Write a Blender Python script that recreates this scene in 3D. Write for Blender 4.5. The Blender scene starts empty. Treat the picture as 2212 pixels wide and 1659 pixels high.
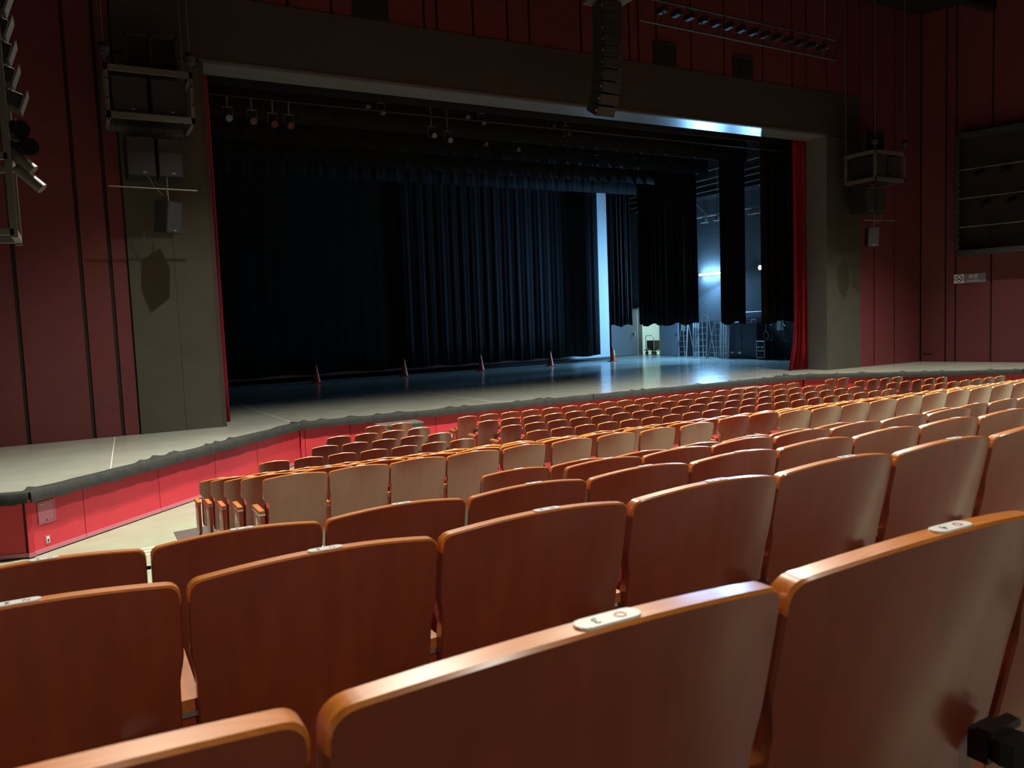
import bpy, math, random
from mathutils import Matrix, Vector, Euler
random.seed(7)
S = bpy.context.scene
C = S.collection
PI = math.pi

# ---------------------------------------------------------------- camera
cam = bpy.data.cameras.new('camera'); camo = bpy.data.objects.new('camera', cam); C.objects.link(camo)
RM = Matrix(((0.87285112, 0.07196413, -0.4826511),
             (-0.48650841, 0.05140492, -0.87216231),
             (-0.03795376, 0.99608167, 0.07987999)))
camo.matrix_world = Matrix.Translation((0, 0, 2.89)) @ RM.to_4x4()
cam.sensor_fit = 'HORIZONTAL'; cam.sensor_width = 36.0; cam.lens = 36.0 * 1696.76 / 2212.0
cam.clip_start = 0.02; cam.clip_end = 200
cam.dof.use_dof = True; cam.dof.focus_distance = 9.0; cam.dof.aperture_fstop = 11.0
S.camera = camo
S.view_settings.view_transform = 'Standard'; S.view_settings.look = 'None'
S.view_settings.exposure = 0.0; S.view_settings.gamma = 1.0
S.view_settings.use_curve_mapping = False

# ---------------------------------------------------------------- world and room lights
w = bpy.data.worlds.new('world'); S.world = w; w.use_nodes = True
w.node_tree.nodes['Background'].inputs[0].default_value = (0.6, 0.75, 1.0, 1)
w.node_tree.nodes['Background'].inputs[1].default_value = 0.0006
HOUSE = (1.0, 0.94, 0.80)
def spot(name, loc, target, power, angle, blend, color, radius=0.12):
    l = bpy.data.lights.new(name, 'SPOT'); l.energy = power; l.spot_size = math.radians(angle); l.spot_blend = blend
    l.color = color; l.shadow_soft_size = radius
    o = bpy.data.objects.new(name, l); C.objects.link(o); o.location = loc
    d = Vector(target) - Vector(loc); o.rotation_euler = d.to_track_quat('-Z', 'Y').to_euler()
    return o
def area(name, loc, target, power, sx, sy, color):
    l = bpy.data.lights.new(name, 'AREA'); l.energy = power; l.shape = 'RECTANGLE'; l.size = sx; l.size_y = sy; l.color = color
    o = bpy.data.objects.new(name, l); C.objects.link(o); o.location = loc
    d = Vector(target) - Vector(loc); o.rotation_euler = d.to_track_quat('-Z', 'Y').to_euler()
    return o
# house downlights recessed in the auditorium ceiling
for x, y, p, a in ((2.5, 11.4, 6600, 104), (8.5, 11.4, 8000, 104), (14.5, 11.4, 7200, 104), (19.8, 11.4, 4200, 90),
                   (3.2, 11.5, 4000, 88), (9.2, 11.5, 6200, 88), (15.2, 11.5, 6200, 88), (20.6, 11.5, 5200, 88), (24.6, 12.0, 3600, 76)):
    spot('house_downlight', (x, y, 12.3), (x - (0.8 if x > 18 else 0), y - (4.0 if y < 11.45 else -0.8), 0), p, a, 0.6, HOUSE)
# unseen fill lamps added behind the camera to light the seat backs
for x, p in ((1.0, 1000), (7.0, 1700), (14.0, 1500)):
    spot('rear_fill', (x, -5.0, 9.0), (x, 1.8, 1.0), p, 64, 0.8, HOUSE)

# ---------------------------------------------------------------- materials
def mat(name, col, rough=0.5, spec=0.5, metal=0.0, var=0.0, vscale=6.0, vstretch=(1, 1, 1), bump=0.0, bscale=60.0,
        coat=0.0, coat_rough=0.1, coat_ior=1.5, emit=None, estr=0.0, rvar=0.0):
    m = bpy.data.materials.new(name); m.use_nodes = True
    nt = m.node_tree; b = nt.nodes['Principled BSDF']
    b.inputs['Base Color'].default_value = (*col, 1); b.inputs['Roughness'].default_value = rough
    b.inputs['Specular IOR Level'].default_value = spec; b.inputs['Metallic'].default_value = metal
    b.inputs['Coat Weight'].default_value = coat; b.inputs['Coat Roughness'].default_value = coat_rough
    b.inputs['Coat IOR'].default_value = coat_ior
    if emit: b.inputs['Emission Color'].default_value = (*emit, 1); b.inputs['Emission Strength'].default_value = estr
    if var or bump or rvar:
        tc = nt.nodes.new('ShaderNodeTexCoord'); mp = nt.nodes.new('ShaderNodeMapping'); mp.inputs['Scale'].default_value = vstretch
        nt.links.new(tc.outputs['Object'], mp.inputs[0])
        n = nt.nodes.new('ShaderNodeTexNoise'); n.inputs['Scale'].default_value = vscale; n.inputs['Detail'].default_value = 5
        nt.links.new(mp.outputs[0], n.inputs['Vector'])
        if var:
            r = nt.nodes.new('ShaderNodeMapRange'); r.inputs[1].default_value = 0.3; r.inputs[2].default_value = 0.7
            r.inputs[3].default_value = 1 - var; r.inputs[4].default_value = 1 + var
            nt.links.new(n.outputs[0], r.inputs[0])
            mx = nt.nodes.new('ShaderNodeVectorMath'); mx.operation = 'SCALE'; mx.inputs[0].default_value = col
            nt.links.new(r.outputs[0], mx.inputs['Scale']); nt.links.new(mx.outputs[0], b.inputs['Base Color'])
        if rvar:
            r2 = nt.nodes.new('ShaderNodeMapRange'); r2.inputs[1].default_value = 0.3; r2.inputs[2].default_value = 0.7
            r2.inputs[3].default_value = rough - rvar; r2.inputs[4].default_value = rough + rvar
            nt.links.new(n.outputs[0], r2.inputs[0]); nt.links.new(r2.outputs[0], b.inputs['Roughness'])
        if bump:
            n2 = nt.nodes.new('ShaderNodeTexNoise'); n2.inputs['Scale'].default_value = bscale; n2.inputs['Detail'].default_value = 3
            nt.links.new(tc.outputs['Object'], n2.inputs['Vector'])
            bp = nt.nodes.new('ShaderNodeBump'); bp.inputs['Strength'].default_value = bump; bp.inputs['Distance'].default_value = 0.01
            nt.links.new(n2.outputs[0], bp.inputs['Height']); nt.links.new(bp.outputs[0], b.inputs['Normal'])
    return m
M = {}
M['back'] = mat('lacquered_wood_veneer', (0.26, 0.050, 0.018), 0.34, 0.6, var=0.14, vscale=4, vstretch=(5, 5, 0.6), coat=0.9, coat_rough=0.22, coat_ior=1.7)
M['edge'] = mat('plywood_edge', (0.64, 0.20, 0.028), 0.34, 0.5, var=0.2, vscale=9, vstretch=(1.2, 30, 4), coat=0.7, coat_rough=0.22, coat_ior=1.7)
M['arm'] = mat('armrest_wood', (0.42, 0.13, 0.03), 0.35, 0.5, var=0.2, vscale=8, vstretch=(8, 1, 8))
M['endpanel'] = mat('end_panel_wood', (0.28, 0.045, 0.018), 0.35, 0.5, var=0.2, vscale=6, vstretch=(4, 4, 0.6))
M['plaque'] = mat('plaque_white', (0.82, 0.82, 0.78), 0.25, 0.6)
M['ink'] = mat('ink_black', (0.02, 0.02, 0.02), 0.5)
M['inkred'] = mat('ink_red', (0.6, 0.06, 0.03), 0.5)
M['cushion'] = mat('cushion_red_moquette', (0.22, 0.02, 0.02), 0.9, 0.2, var=0.25, vscale=60)
M['blacksteel'] = mat('black_steel', (0.015, 0.015, 0.016), 0.35, 0.5)
M['floor'] = mat('floor_vinyl_beige', (0.29, 0.32, 0.235), 0.42, 0.5, var=0.06, vscale=3, rvar=0.05)
M['carpet'] = mat('floor_carpet_grey', (0.085, 0.072, 0.065), 0.9, 0.2, var=0.15, vscale=60)
M['nosing'] = mat('step_nosing_yellow', (0.80, 0.76, 0.48), 0.5)
M['stage'] = mat('stage_lino', (0.36, 0.375, 0.32), 0.17, 0.5, var=0.06, vscale=2, rvar=0.015)
M['redpanel'] = mat('wall_panel_maroon', (0.125, 0.028, 0.031), 0.5, 0.4, var=0.06, vscale=4)
M['redfront'] = mat('stage_front_red', (0.56, 0.036, 0.056), 0.5, 0.4, var=0.04, vscale=5)
M['pinktrim'] = mat('trim_mauve', (0.50, 0.16, 0.22), 0.4, 0.5)
M['groove'] = mat('groove_dark', (0.02, 0.014, 0.01), 0.7, 0.3)
M['pilaster'] = mat('pilaster_grey', (0.060, 0.058, 0.044), 0.5, 0.4, var=0.08, vscale=2)
M['lintel'] = mat('lintel_brown_grey', (0.050, 0.042, 0.034), 0.55, 0.4, var=0.08, vscale=2)
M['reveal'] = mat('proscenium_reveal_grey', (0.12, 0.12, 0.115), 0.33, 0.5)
M['lip'] = mat('stage_edge_felt', (0.034, 0.037, 0.034), 0.75, 0.3, var=0.2, vscale=7, bump=0.2, bscale=12)
M['lipmetal'] = mat('edge_strip_metal', (0.55, 0.56, 0.52), 0.3, 0.5, metal=0.9)
M['velvet'] = mat('black_velour', (0.0026, 0.0029, 0.0036), 0.8, 0.22, var=0.2, vscale=3)
M['redvel'] = mat('red_velour', (0.24, 0.008, 0.018), 0.8, 0.25, var=0.15, vscale=3)
M['screen'] = mat('white_cyclorama', (0.75, 0.77, 0.78), 0.8, 0.2)
M['stagewall'] = mat('stage_wall_dark', (0.15, 0.16, 0.175), 0.7, 0.3, var=0.12, vscale=14, bump=0.3, bscale=40)
M['black'] = mat('matt_black', (0.012, 0.012, 0.012), 0.7, 0.3)
M['dark'] = mat('dark_grey_paint', (0.03, 0.03, 0.03), 0.5, 0.4)
M['grille'] = mat('speaker_grille', (0.028, 0.027, 0.025), 0.6, 0.4, bump=0.5, bscale=160)
M['steel'] = mat('rigging_steel_grey', (0.13, 0.125, 0.115), 0.45, 0.5, metal=0.3)
M['alu'] = mat('bare_aluminium', (0.62, 0.62, 0.62), 0.35, 0.5, metal=0.8)
M['chrome'] = mat('chrome', (0.8, 0.8, 0.8), 0.15, 0.5, metal=1.0)
M['lens'] = mat('lamp_lens_glass', (0.008, 0.008, 0.01), 0.10, 0.4)
M['white'] = mat('white_paint', (0.75, 0.76, 0.74), 0.5)
M['cone'] = mat('cone_orange', (0.75, 0.09, 0.04), 0.4, 0.5)
M['conewhite'] = mat('cone_reflective_sleeve', (0.75, 0.72, 0.66), 0.35, 0.5)
M['coneyellow'] = mat('cone_yellow_sticker', (0.85, 0.68, 0.10), 0.4)
M['doorgrey'] = mat('door_grey_paint', (0.20, 0.22, 0.24), 0.45, 0.5)
M['doorblue'] = mat('door_pale_paint', (0.50, 0.56, 0.66), 0.4, 0.5)
M['cabinet'] = mat('cabinet_dark_blue', (0.045, 0.05, 0.065), 0.5, 0.4)
M['brown'] = mat('cardboard', (0.16, 0.11, 0.07), 0.8, 0.2)
M['paper'] = mat('paper_white', (0.8, 0.8, 0.78), 0.7, 0.2)
M['ladderwood'] = mat('ladder_worn_aluminium', (0.46, 0.38, 0.33), 0.5, 0.5)
M['ladderalu'] = mat('ladder_aluminium', (0.62, 0.62, 0.60), 0.4, 0.5, metal=0.2)
M['ledtube'] = mat('fluorescent_tube', (1, 1, 1), 0.5, emit=(0.25, 0.60, 1.0), estr=220.0)
M['flood'] = mat('floodlight_face', (1, 1, 1), 0.5, emit=(0.55, 0.82, 1.0), estr=300.0)
M['corrwall'] = mat('corridor_wall', (0.72, 0.78, 0.74), 0.6)
M['signplate'] = mat('sign_plate_purple_grey', (0.22, 0.18, 0.27), 0.45, 0.4)
M['ceiling'] = mat('ceiling_black', (0.012, 0.012, 0.013), 0.8, 0.2)
M['cable'] = mat('cable_grey', (0.10, 0.10, 0.10), 0.6)

# ---------------------------------------------------------------- mesh helpers
class G:
    def __init__(s): s.v = []; s.f = []; s.mi = []
    def add(s, vs, fs, mi=0):
        o = len(s.v); s.v += [tuple(v) for v in vs]; s.f += [tuple(i + o for i in f) for f in fs]; s.mi += [mi] * len(fs); return s
    def box(s, c, d, rz=0.0, mi=0, R=None):
        x, y, z = d[0] / 2, d[1] / 2, d[2] / 2
        R = R or Matrix.Rotation(rz, 3, 'Z')
        vs = [Vector(c) + R @ Vector((a, b, e)) for a in (-x, x) for b in (-y, y) for e in (-z, z)]
        return s.add(vs, [(0, 1, 3, 2), (4, 6, 7, 5), (0, 4, 5, 1), (2, 3, 7, 6), (0, 2, 6, 4), (1, 5, 7, 3)], mi)
    def bb(s, x0, x1, y0, y1, z0, z1, mi=0):
        return s.box(((x0 + x1) / 2, (y0 + y1) / 2, (z0 + z1) / 2), (x1 - x0, y1 - y0, z1 - z0), mi=mi)
    def cyl(s, a, b, r, n=8, r2=None, mi=0):
        a = Vector(a); b = Vector(b); d = (b - a).normalized()
        u = d.cross(Vector((0, 0, 1)));
        if u.length < 1e-3: u = d.cross(Vector((0, 1, 0)))
        u.normalize(); t = d.cross(u); r2 = r if r2 is None else r2
        vs = []
        for p, q in ((a, r), (b, r2)):
            for i in range(n):
                g = 2 * PI * i / n; vs.append(p + u * math.cos(g) * q + t * math.sin(g) * q)
        fs = [(i, (i + 1) % n, n + (i + 1) % n, n + i) for i in range(n)] + [tuple(range(n))[::-1], tuple(range(n, 2 * n))]
        return s.add(vs, fs, mi)
    def tube(s, pts, r, n=6, mi=0):
        for a, b in zip(pts[:-1], pts[1:]): s.cyl(a, b, r, n, mi=mi)
        return s
    def lathe(s, c, prof, n=16, mi=0, axis='Z'):
        vs = []; fs = []; m = len(prof)
        for i in range(n):
            g = 2 * PI * i / n
            for r, z in prof: vs.append((c[0] + r * math.cos(g), c[1] + r * math.sin(g), c[2] + z))
        for i in range(n):
            j = (i + 1) % n
            for k in range(m - 1): fs.append((i * m + k, j * m + k, j * m + k + 1, i * m + k + 1))
        return s.add(vs, fs, mi)
    def prism(s, poly, z0, z1, mi=0):
        n = len(poly); vs = [(x, y, z0) for x, y in poly] + [(x, y, z1) for x, y in poly]
        fs = [(i, (i + 1) % n, n + (i + 1) % n, n + i) for i in range(n)] + [tuple(range(n))[::-1], tuple(range(n, 2 * n))]
        return s.add(vs, fs, mi)
    def mesh(s, name, mats, smooth=False, off=(0, 0, 0), smooth_angle=35.0):
        me = bpy.data.meshes.new(name)
        me.from_pydata([(v[0] - off[0], v[1] - off[1], v[2] - off[2]) for v in s.v], [], s.f)
        mats = mats if isinstance(mats, (list, tuple)) else [mats]
        for k in mats: me.materials.append(M[k])
        if len(mats) > 1: me.polygons.foreach_set('material_index', s.mi)
        if smooth: me.polygons.foreach_set('use_smooth', [True] * len(me.polygons))
        me.validate(); me.update()
        import bmesh
        bm = bmesh.new(); bm.from_mesh(me); bmesh.ops.recalc_face_normals(bm, faces=bm.faces); bm.to_mesh(me); bm.free()
        if smooth: me.set_sharp_from_angle(angle=math.radians(smooth_angle))
        return me
    def build(s, name, mats, parent=None, smooth=False, label=None, bevel=0.0):
        off = abs_loc(parent) if parent else (0, 0, 0)
        o = link(name, s.mesh(name, mats, smooth, off), parent)
        if bevel:
            b = o.modifiers.new('bevel', 'BEVEL'); b.width = bevel; b.segments = 2; b.limit_method = 'ANGLE'; b.angle_limit = 0.7
        if label: o['label'] = label
        return o
def abs_loc(p):
    v = Vector((0, 0, 0))
    while p: v += Vector(p.location); p = p.parent
    return v
def link(name, data, parent=None):
    o = bpy.data.objects.new(name, data); C.objects.link(o); o.parent = parent; return o
def thing(name, label, cat, loc, group=None):
    o = bpy.data.objects.new(name, None); C.objects.link(o); o.location = loc; o.empty_display_size = 0.1
    return tag(o, label, cat, group)
def tag(o, label, cat, group=None):
    o['label'] = label; o['category'] = cat
    if group: o['group'] = group
    return o
def struct(o, label=None, cat=None):
    o['kind'] = 'structure'
    if label: o['label'] = label
    if cat: o['category'] = cat
    return o
ORD = ['first', 'second', 'third', 'fourth', 'fifth', 'sixth', 'seventh', 'eighth', 'ninth', 'tenth', 'eleventh', 'twelfth',
       'thirteenth', 'fourteenth', 'fifteenth', 'sixteenth', 'seventeenth', 'eighteenth', 'nineteenth', 'twentieth', 'twenty-first', 'twenty-second']

ST = 0.79            # stage level above the front floor
PY = 18.36           # proscenium plane
# ================================================================ ROOM SHELL
DZ = 0.14            # seats stand this much lower than first laid out
ROWS = [  # letter, Y of back top, floor height, riser front edge
    ('O', 0.567, 1.706), ('N', 1.539, 1.540), ('M', 2.503, 1.374), ('L', 3.492, 1.208), ('K', 4.510, 1.000),
    ('J', 6.249, 0.838), ('I', 7.226, 0.683), ('H', 8.203, 0.508), ('G', 9.180, 0.352), ('F', 10.157, 0.187),
    ('E', 11.130, 0.0), ('D', 12.112, 0.0), ('C', 13.082, 0.0), ('B', 14.053, 0.0), ('A', 15.020, 0.0)]
ROWS = [(L, y, z - DZ) for L, y, z in ROWS]
struct(G().bb(-9, 34, -8, 19.5, -0.4, -DZ).build('floor', 'floor'), 'beige vinyl auditorium floor in front of the stage', 'floor')
tiers = [(-8, 0.567 - 0.26, 1.872 - DZ)]
for i, (L, y, z) in enumerate(ROWS[:10]):
    y0 = tiers[-1][1]
    y1 = y + 0.74 if L != 'K' else 5.25
    tiers.append((y0, y1, z))
names = ['where the camera sits', 'under the nearest row', 'under the second-nearest row', 'under the third-nearest row', 'under the fourth-nearest row',
         'under the fifth-nearest row', 'under the cross aisle and tenth row from the stage', 'under the ninth row from the stage',
         'under the eighth row from the stage', 'under the seventh row from the stage', 'under the sixth row from the stage']
for (y0, y1, z), nm in zip(tiers, names):
    t = struct(G().bb(-9, 34, y0, y1, -DZ, z).build('floor_tier', 'floor'), 'beige stepped floor tier ' + nm, 'floor')
    G().bb(-9 if z > 1.0 else 1.06, 34, y1 - 0.045, y1 + 0.004, z - 0.012, z + 0.004).build('nosing_strip', 'nosing', t, label='pale yellow step edge strip')
CZ = [(-1.4, 32, -8.0, 0.567 - 0.27, 1.872), (-1.4, 32, 0.30, 1.23, 1.706), (-1.4, 32, 1.31, 2.20, 1.540), (-1.4, 32, 2.28, 3.16, 1.374),
      (2.25, 6.02, 3.25, 4.15, 1.208), (2.25, 6.02, 4.24, 5.14, 1.0), (6.95, 17.45, 3.25, 4.15, 1.208), (6.95, 17.45, 4.24, 5.14, 1.0)]
for L, y, z in ROWS[5:10]: CZ += [(1.12, 6.02, y - 0.02 if L == 'J' else y - 0.23, y + 0.69, z), (6.95, 17.45, y - 0.02 if L == 'J' else y - 0.23, y + 0.69, z), (18.4, 24, y - 0.02 if L == 'J' else y - 0.23, y + 0.69, z)]
CZ += [(2.3, 6.02, 10.9, 15.6, 0.0), (6.95, 17.45, 10.9, 15.6, 0.0), (18.4, 24, 10.9, 15.6, 0.0)]
cz = None
for x0, x1, y0, y1, z in CZ:
    if (y0, z) not in [(r[1] - 0.23, r[2]) for r in ROWS] and z in (1.872, 1.706, 1.540, 1.374, 1.208, 1.0, 0.0): z -= DZ
    o = G().bb(x0, x1, y0, y1, z, z + 0.005).build('floor_carpet', 'carpet'); struct(o, 'grey carpet under a block of seats', 'carpet')
struct(G().prism([(1.12, 11.5), (2.3, 11.5), (2.3, 13.1), (1.12, 12.9)], -DZ, -DZ + 0.007).build('floor_mat', 'carpet'), 'grey carpet patch beside the row ends', 'mat')

for i in range(3):
    z = 0.047 + 0.0825 * i; y1 = 11.44 - 0.4885 * i
    t = struct(G().bb(-9, 1.06, y1 - 0.70, y1, -DZ, z).build('floor_step', 'floor'), 'beige step of the left side aisle, %s up from the front' % ['first', 'second', 'third', 'fourth', 'fifth', 'sixth', 'seventh', 'eighth', 'ninth'][i], 'step')
    G().bb(-9, 1.06, y1 - 0.045, y1 + 0.004, z - 0.012, z + 0.004).build('nosing_strip', 'nosing', t, label='pale yellow step edge strip')
# stage floor: one slab with the apron outline
APR = [(-6, 14.1), (-0.72, 12.60), (4.31, 17.675), (12.25, 17.655), (20.61, 17.645), (25.6, 13.59), (28.95, 12.81), (28.95, 18.6), (27.2, 18.6), (27.2, 37), (-4, 37), (-4, 18.6), (-6, 18.6)]
stg = struct(G().prism(APR, ST - 0.05, ST).build('stage_floor', 'stage'), 'smooth grey stage floor with an apron pale under the house lights', 'stage')
for a, b in (((9.2, 28.6), (9.55, 17.6)), ((3.95, 26), (4.2, 17.4)), ((0.6, 18.3), (0.36, 13.95)), ((15.0, 30), (15.2, 17.6))):
    d = Vector((b[0] - a[0], b[1] - a[1], 0)); c = ((a[0] + b[0]) / 2, (a[1] + b[1]) / 2, ST + 0.001)
    G().box(c, (d.length, 0.012, 0.002), math.atan2(d.y, d.x)).build('floor_seam', 'white', stg, label='thin pale seam in the stage floor')

# stage front: red panels below the edge, per segment
def seg_panels(name, label, a, b, joints, inset=0.07, base=True):
    a = Vector((a[0], a[1], 0)); b = Vector((b[0], b[1], 0)); d = (b - a); L = d.length; d.normalize(); n = Vector((d.y, -d.x, 0))  # n faces the audience
    a2 = a - n * inset; ang = math.atan2(d.y, d.x)
    def bx(s0, s1, z0, z1, o0, o1): c = a2 + d * (s0 + s1) / 2 + n * (o0 + o1) / 2; return G().box((c.x, c.y, (z0 + z1) / 2), (s1 - s0, o1 - o0, z1 - z0), ang)
    root = struct(bx(0, L, -DZ, 0.70, -0.05, 0.0).build(name, 'groove'), label, 'wall')
    js = [0] + joints + [L]
    for s0, s1 in zip(js[:-1], js[1:]):
        bx(s0 + 0.006, s1 - 0.006, -0.065, 0.70, 0.0, 0.022).build('panel', 'redfront', root)
        bx(s0 + 0.003, s1 - 0.003, -DZ + 0.018, -0.065, 0.0, 0.034).build('baseboard', 'pinktrim', root, label='mauve baseboard strip')
    return root, a2, d, n, ang
seg_panels('wall_stage_front_end', 'red panelled stage front at the far left edge', (-6, 14.1), (-0.72, 12.60), [1.1, 2.2, 3.3, 4.4])
wl, wa, wd, wn, wang = seg_panels('wall_stage_front_left', 'red panelled front of the slanted left stage wing', (-0.72, 12.60), (4.31, 17.675), [1.0, 2.61, 4.13, 5.5])
seg_panels('wall_stage_front_centre', 'red panelled stage front behind the front row of seats', (4.31, 17.675), (12.25, 17.655), [0.09] + [1.077 * i + 1.15 for i in range(7)])
seg_panels('wall_stage_front_centre_right', 'red panelled stage front at the right of the centre block', (12.25, 17.655), (20.61, 17.645), [1.077 * i + 0.74 for i in range(8)])
seg_panels('wall_stage_front_right', 'red panelled front of the slanted right stage wing', (20.61, 17.645), (25.6, 13.59), [1.04 * i + 1.0 for i in range(6)])
seg_panels('wall_stage_front_right_end', 'red panelled stage front at the far right edge', (25.6, 13.59), (28.95, 12.81), [1.5, 2.6])
for cxy, rt in (((-0.732, 12.672), wl), ((4.32, 17.745), wl)):
    G().box((cxy[0], cxy[1], 0.3175), (0.075, 0.075, 0.765), 0.4).build('corner_post', 'redfront', rt)
    G().box((cxy[0], cxy[1], -0.0935), (0.095, 0.095, 0.057), 0.4).build('baseboard', 'pinktrim', rt)
def on_wing(s, o, z): p = wa + wd * s + wn * o; return (p.x, p.y, z)
# access hatch and outlet on the left wing front
hp = thing('access_hatch', 'mauve square access hatch in the red stage front at left', 'hatch', on_wing(0.33, 0.024, 0.283))
def wbox(s0, s1, z0, z1, o0, o1): return G().box(on_wing((s0 + s1) / 2, (o0 + o1) / 2, (z0 + z1) / 2), (s1 - s0, o1 - o0, z1 - z0), wang)
g = wbox(0.186, 0.474, 0.283, 0.303, 0.023, 0.034)
for q in (wbox(0.186, 0.474, 0.58, 0.60, 0.023, 0.034), wbox(0.186, 0.206, 0.303, 0.58, 0.023, 0.034), wbox(0.454, 0.474, 0.303, 0.58, 0.023, 0.034)): g.add(q.v, q.f)
g.build('frame', 'pinktrim', hp); wbox(0.210, 0.450, 0.307, 0.576, 0.023, 0.030).build('door', 'pinktrim', hp)
wbox(0.32, 0.335, 0.315, 0.335, 0.030, 0.036).build('latch', 'blacksteel', hp); wbox(0.225, 0.275, 0.553, 0.565, 0.030, 0.036).build('hinge', 'chrome', hp)
op = thing('wall_outlet', 'small white wall outlet low on the red stage front', 'outlet', on_wing(0.315, 0.024, -0.02))
wbox(0.275, 0.355, -0.02, 0.10, 0.022, 0.028).build('cover_plate', 'pinktrim', op); wbox(0.292, 0.338, 0.0, 0.085, 0.028, 0.033).build('socket_plate', 'white', op)
wbox(0.303, 0.328, 0.012, 0.05, 0.033, 0.036).build('socket', 'ink', op)

# dark felt cover over the stage edge: uneven back edge on top, wavy hem in front
def lip(label, a, b, seed, sag=0.0, metal=False):
    rnd = random.Random(seed)
    dv = (Vector(b) - Vector(a)).normalized() * 0.03; a = (a[0] - dv.x, a[1] - dv.y); b = (b[0] + dv.x, b[1] + dv.y)
    a = Vector((a[0], a[1], 0)); b = Vector((b[0], b[1], 0)); d = b - a; L = d.length; d.normalize(); n = Vector((d.y, -d.x, 0))
    N = max(20, int(L / 0.06)); ph = [rnd.uniform(0, 6.28) for _ in range(6)]
    vs = []; fs = []
    root = thing('stage_edge_cover', label, 'edge cover', (a.x, a.y, ST), 'dark felt covers along the stage edge')
    bumps = [(rnd.uniform(0, L), rnd.uniform(0.01, 0.07), rnd.uniform(0.08, 0.3)) for _ in range(int(L / 0.8) + 1)]
    for i in range(N + 1):
        s = L * i / N
        k = max(0.15 * sum(1 for _ in (0,)) * 0, 0)
        back = 0.15 + 0.02 * math.sin(s * 3 + ph[0]) + 0.015 * math.sin(s * 8.1 + ph[1]) + sum(h * math.exp(-((s - c) / w_) ** 2 * 6) for c, h, w_ in bumps)
        rise = 0.004 + 0.004 * math.sin(s * 5 + ph[2]) + 0.25 * sum(0.12 * math.exp(-((s - c) / w_) ** 2 * 6) for c, h, w_ in bumps)
        hem = 0.145 + 0.008 * math.sin(s * 13 + ph[3]) + 0.006 * math.sin(s * 29 + ph[4]) + 0.006 * math.sin(s * 6 + ph[5])
        pr = 0.075 + 0.003 * math.sin(s * 23 + ph[1]); p = a + d * s
        prof = [(-back, ST + 0.004), (-back + 0.02, ST + 0.006 + max(0, rise)), (-0.02, ST + 0.012 + max(0, rise) * 0.3), (pr - 0.015, ST + 0.010), (pr, ST - 0.01), (pr + 0.004, ST - 0.09),
                (pr, ST - hem), (pr - 0.02, ST - hem), (pr - 0.022, ST - 0.03), (-0.02, ST + 0.002)]
        for o, z in prof: q = p + n * o; vs.append((q.x, q.y, z))
    m = 10
    for i in range(N):
        for k in range(m): fs.append((i * m + k, i * m + (k + 1) % m, (i + 1) * m + (k + 1) % m, (i + 1) * m + k))
    fs += [tuple(range(m)), tuple(range(N * m, N * m + m))]
    G().add(vs, fs).build('felt', 'lip', root, smooth=True)
    # nosing board carrying the cover
    c = (a + b) / 2 - n * 0.03
    G().box((c.x, c.y, ST - 0.06), (L - 0.03, 0.16, 0.09), math.atan2(d.y, d.x)).build('edge_board', 'lip', root)
    if metal:
        c = (a + b) / 2 + n * 0.035
        G().box((c.x, c.y, ST + 0.016), (L - 0.02, 0.05, 0.006), math.atan2(d.y, d.x)).build('edge_strip', 'lipmetal', root, label='pale worn strip along the top edge')
    return root
lip('dark felt stage edge cover at the far left corner', (-6, 14.1), (-0.72, 12.60), 1)
lip('dark felt stage edge cover along the slanted left wing', (-0.70, 12.62), (4.29, 17.655), 2)
lip('dark felt stage edge cover left of the centre joint', (4.35, 17.675), (12.21, 17.655), 3, metal=True)
lip('dark felt stage edge cover right of the centre joint', (12.29, 17.655), (20.57, 17.645), 4)
lip('dark felt stage edge cover along the slanted right wing', (20.64, 17.62), (25.57, 13.61), 5, metal=True)
lip('dark felt stage edge cover at the far right corner', (25.63, 13.58), (28.9, 12.82), 6, metal=True)

# ---------------------------------------------------------------- proscenium wall
def panel_wall(name, label, xs, z0, z1, y, gap, matname='redpanel', depth=0.05, skip=()):
    root = struct(G().bb(xs[0], xs[-1], y + depth, y + depth + 0.25, z0, z1).build(name, 'groove'), label, 'wall')
    for i, (a, b) in enumerate(zip(xs[:-1], xs[1:])):
        G().bb(a + gap / 2, b - gap / 2, y, y + depth + 0.002, z0, z1).build('panel', matname, root)
    return root
panel_wall('wall_left_of_proscenium', 'dark red panelled wall left of the stage opening', [-6, -4.6, -3.2, -2.1, -0.93, 0.23, 0.77, 1.11], ST, 13.4, PY, 0.075)
panel_wall('wall_right_of_proscenium', 'dark red panelled wall right of the stage opening', [24.31, 25.08, 26.22, 27.75], ST, 13.4, PY, 0.06)
TOPX = [1.11, 2.5, 3.7, 4.74, 5.76, 8.08, 8.42, 9.43, 10.43, 11.09, 12.74, 14.39, 14.72, 15.38, 16.70, 18.03, 19.67, 21.0, 21.67, 22.66, 23.70, 24.31]
tw = panel_wall('wall_above_proscenium', 'red panelled wall above the dark stage lintel', TOPX, 10.14, 13.4, PY, 0.07)
for x0, x1, z0, z1, t in ((6.26, 7.14, 10.145, 11.4, 'left'), (15.25, 16.09, 10.145, 10.79, 'middle'), (18.37, 19.2, 10.145, 10.80, 'right')):
    r = thing('projection_port', 'square black port in the red wall above the stage, ' + {'left': 'leftmost of three', 'middle': 'middle of three', 'right': 'rightmost of three'}[t], 'port', (x0, PY - 0.03, z0), 'ports above the stage opening')
    G().bb(x0, x1, PY - 0.05, PY - 0.01, z0, z1).build('shutter', 'black', r)
    G().bb(x0, x1, PY - 0.07, PY - 0.05, z1 - 0.03, z1).build('frame', 'dark', r)
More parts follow.
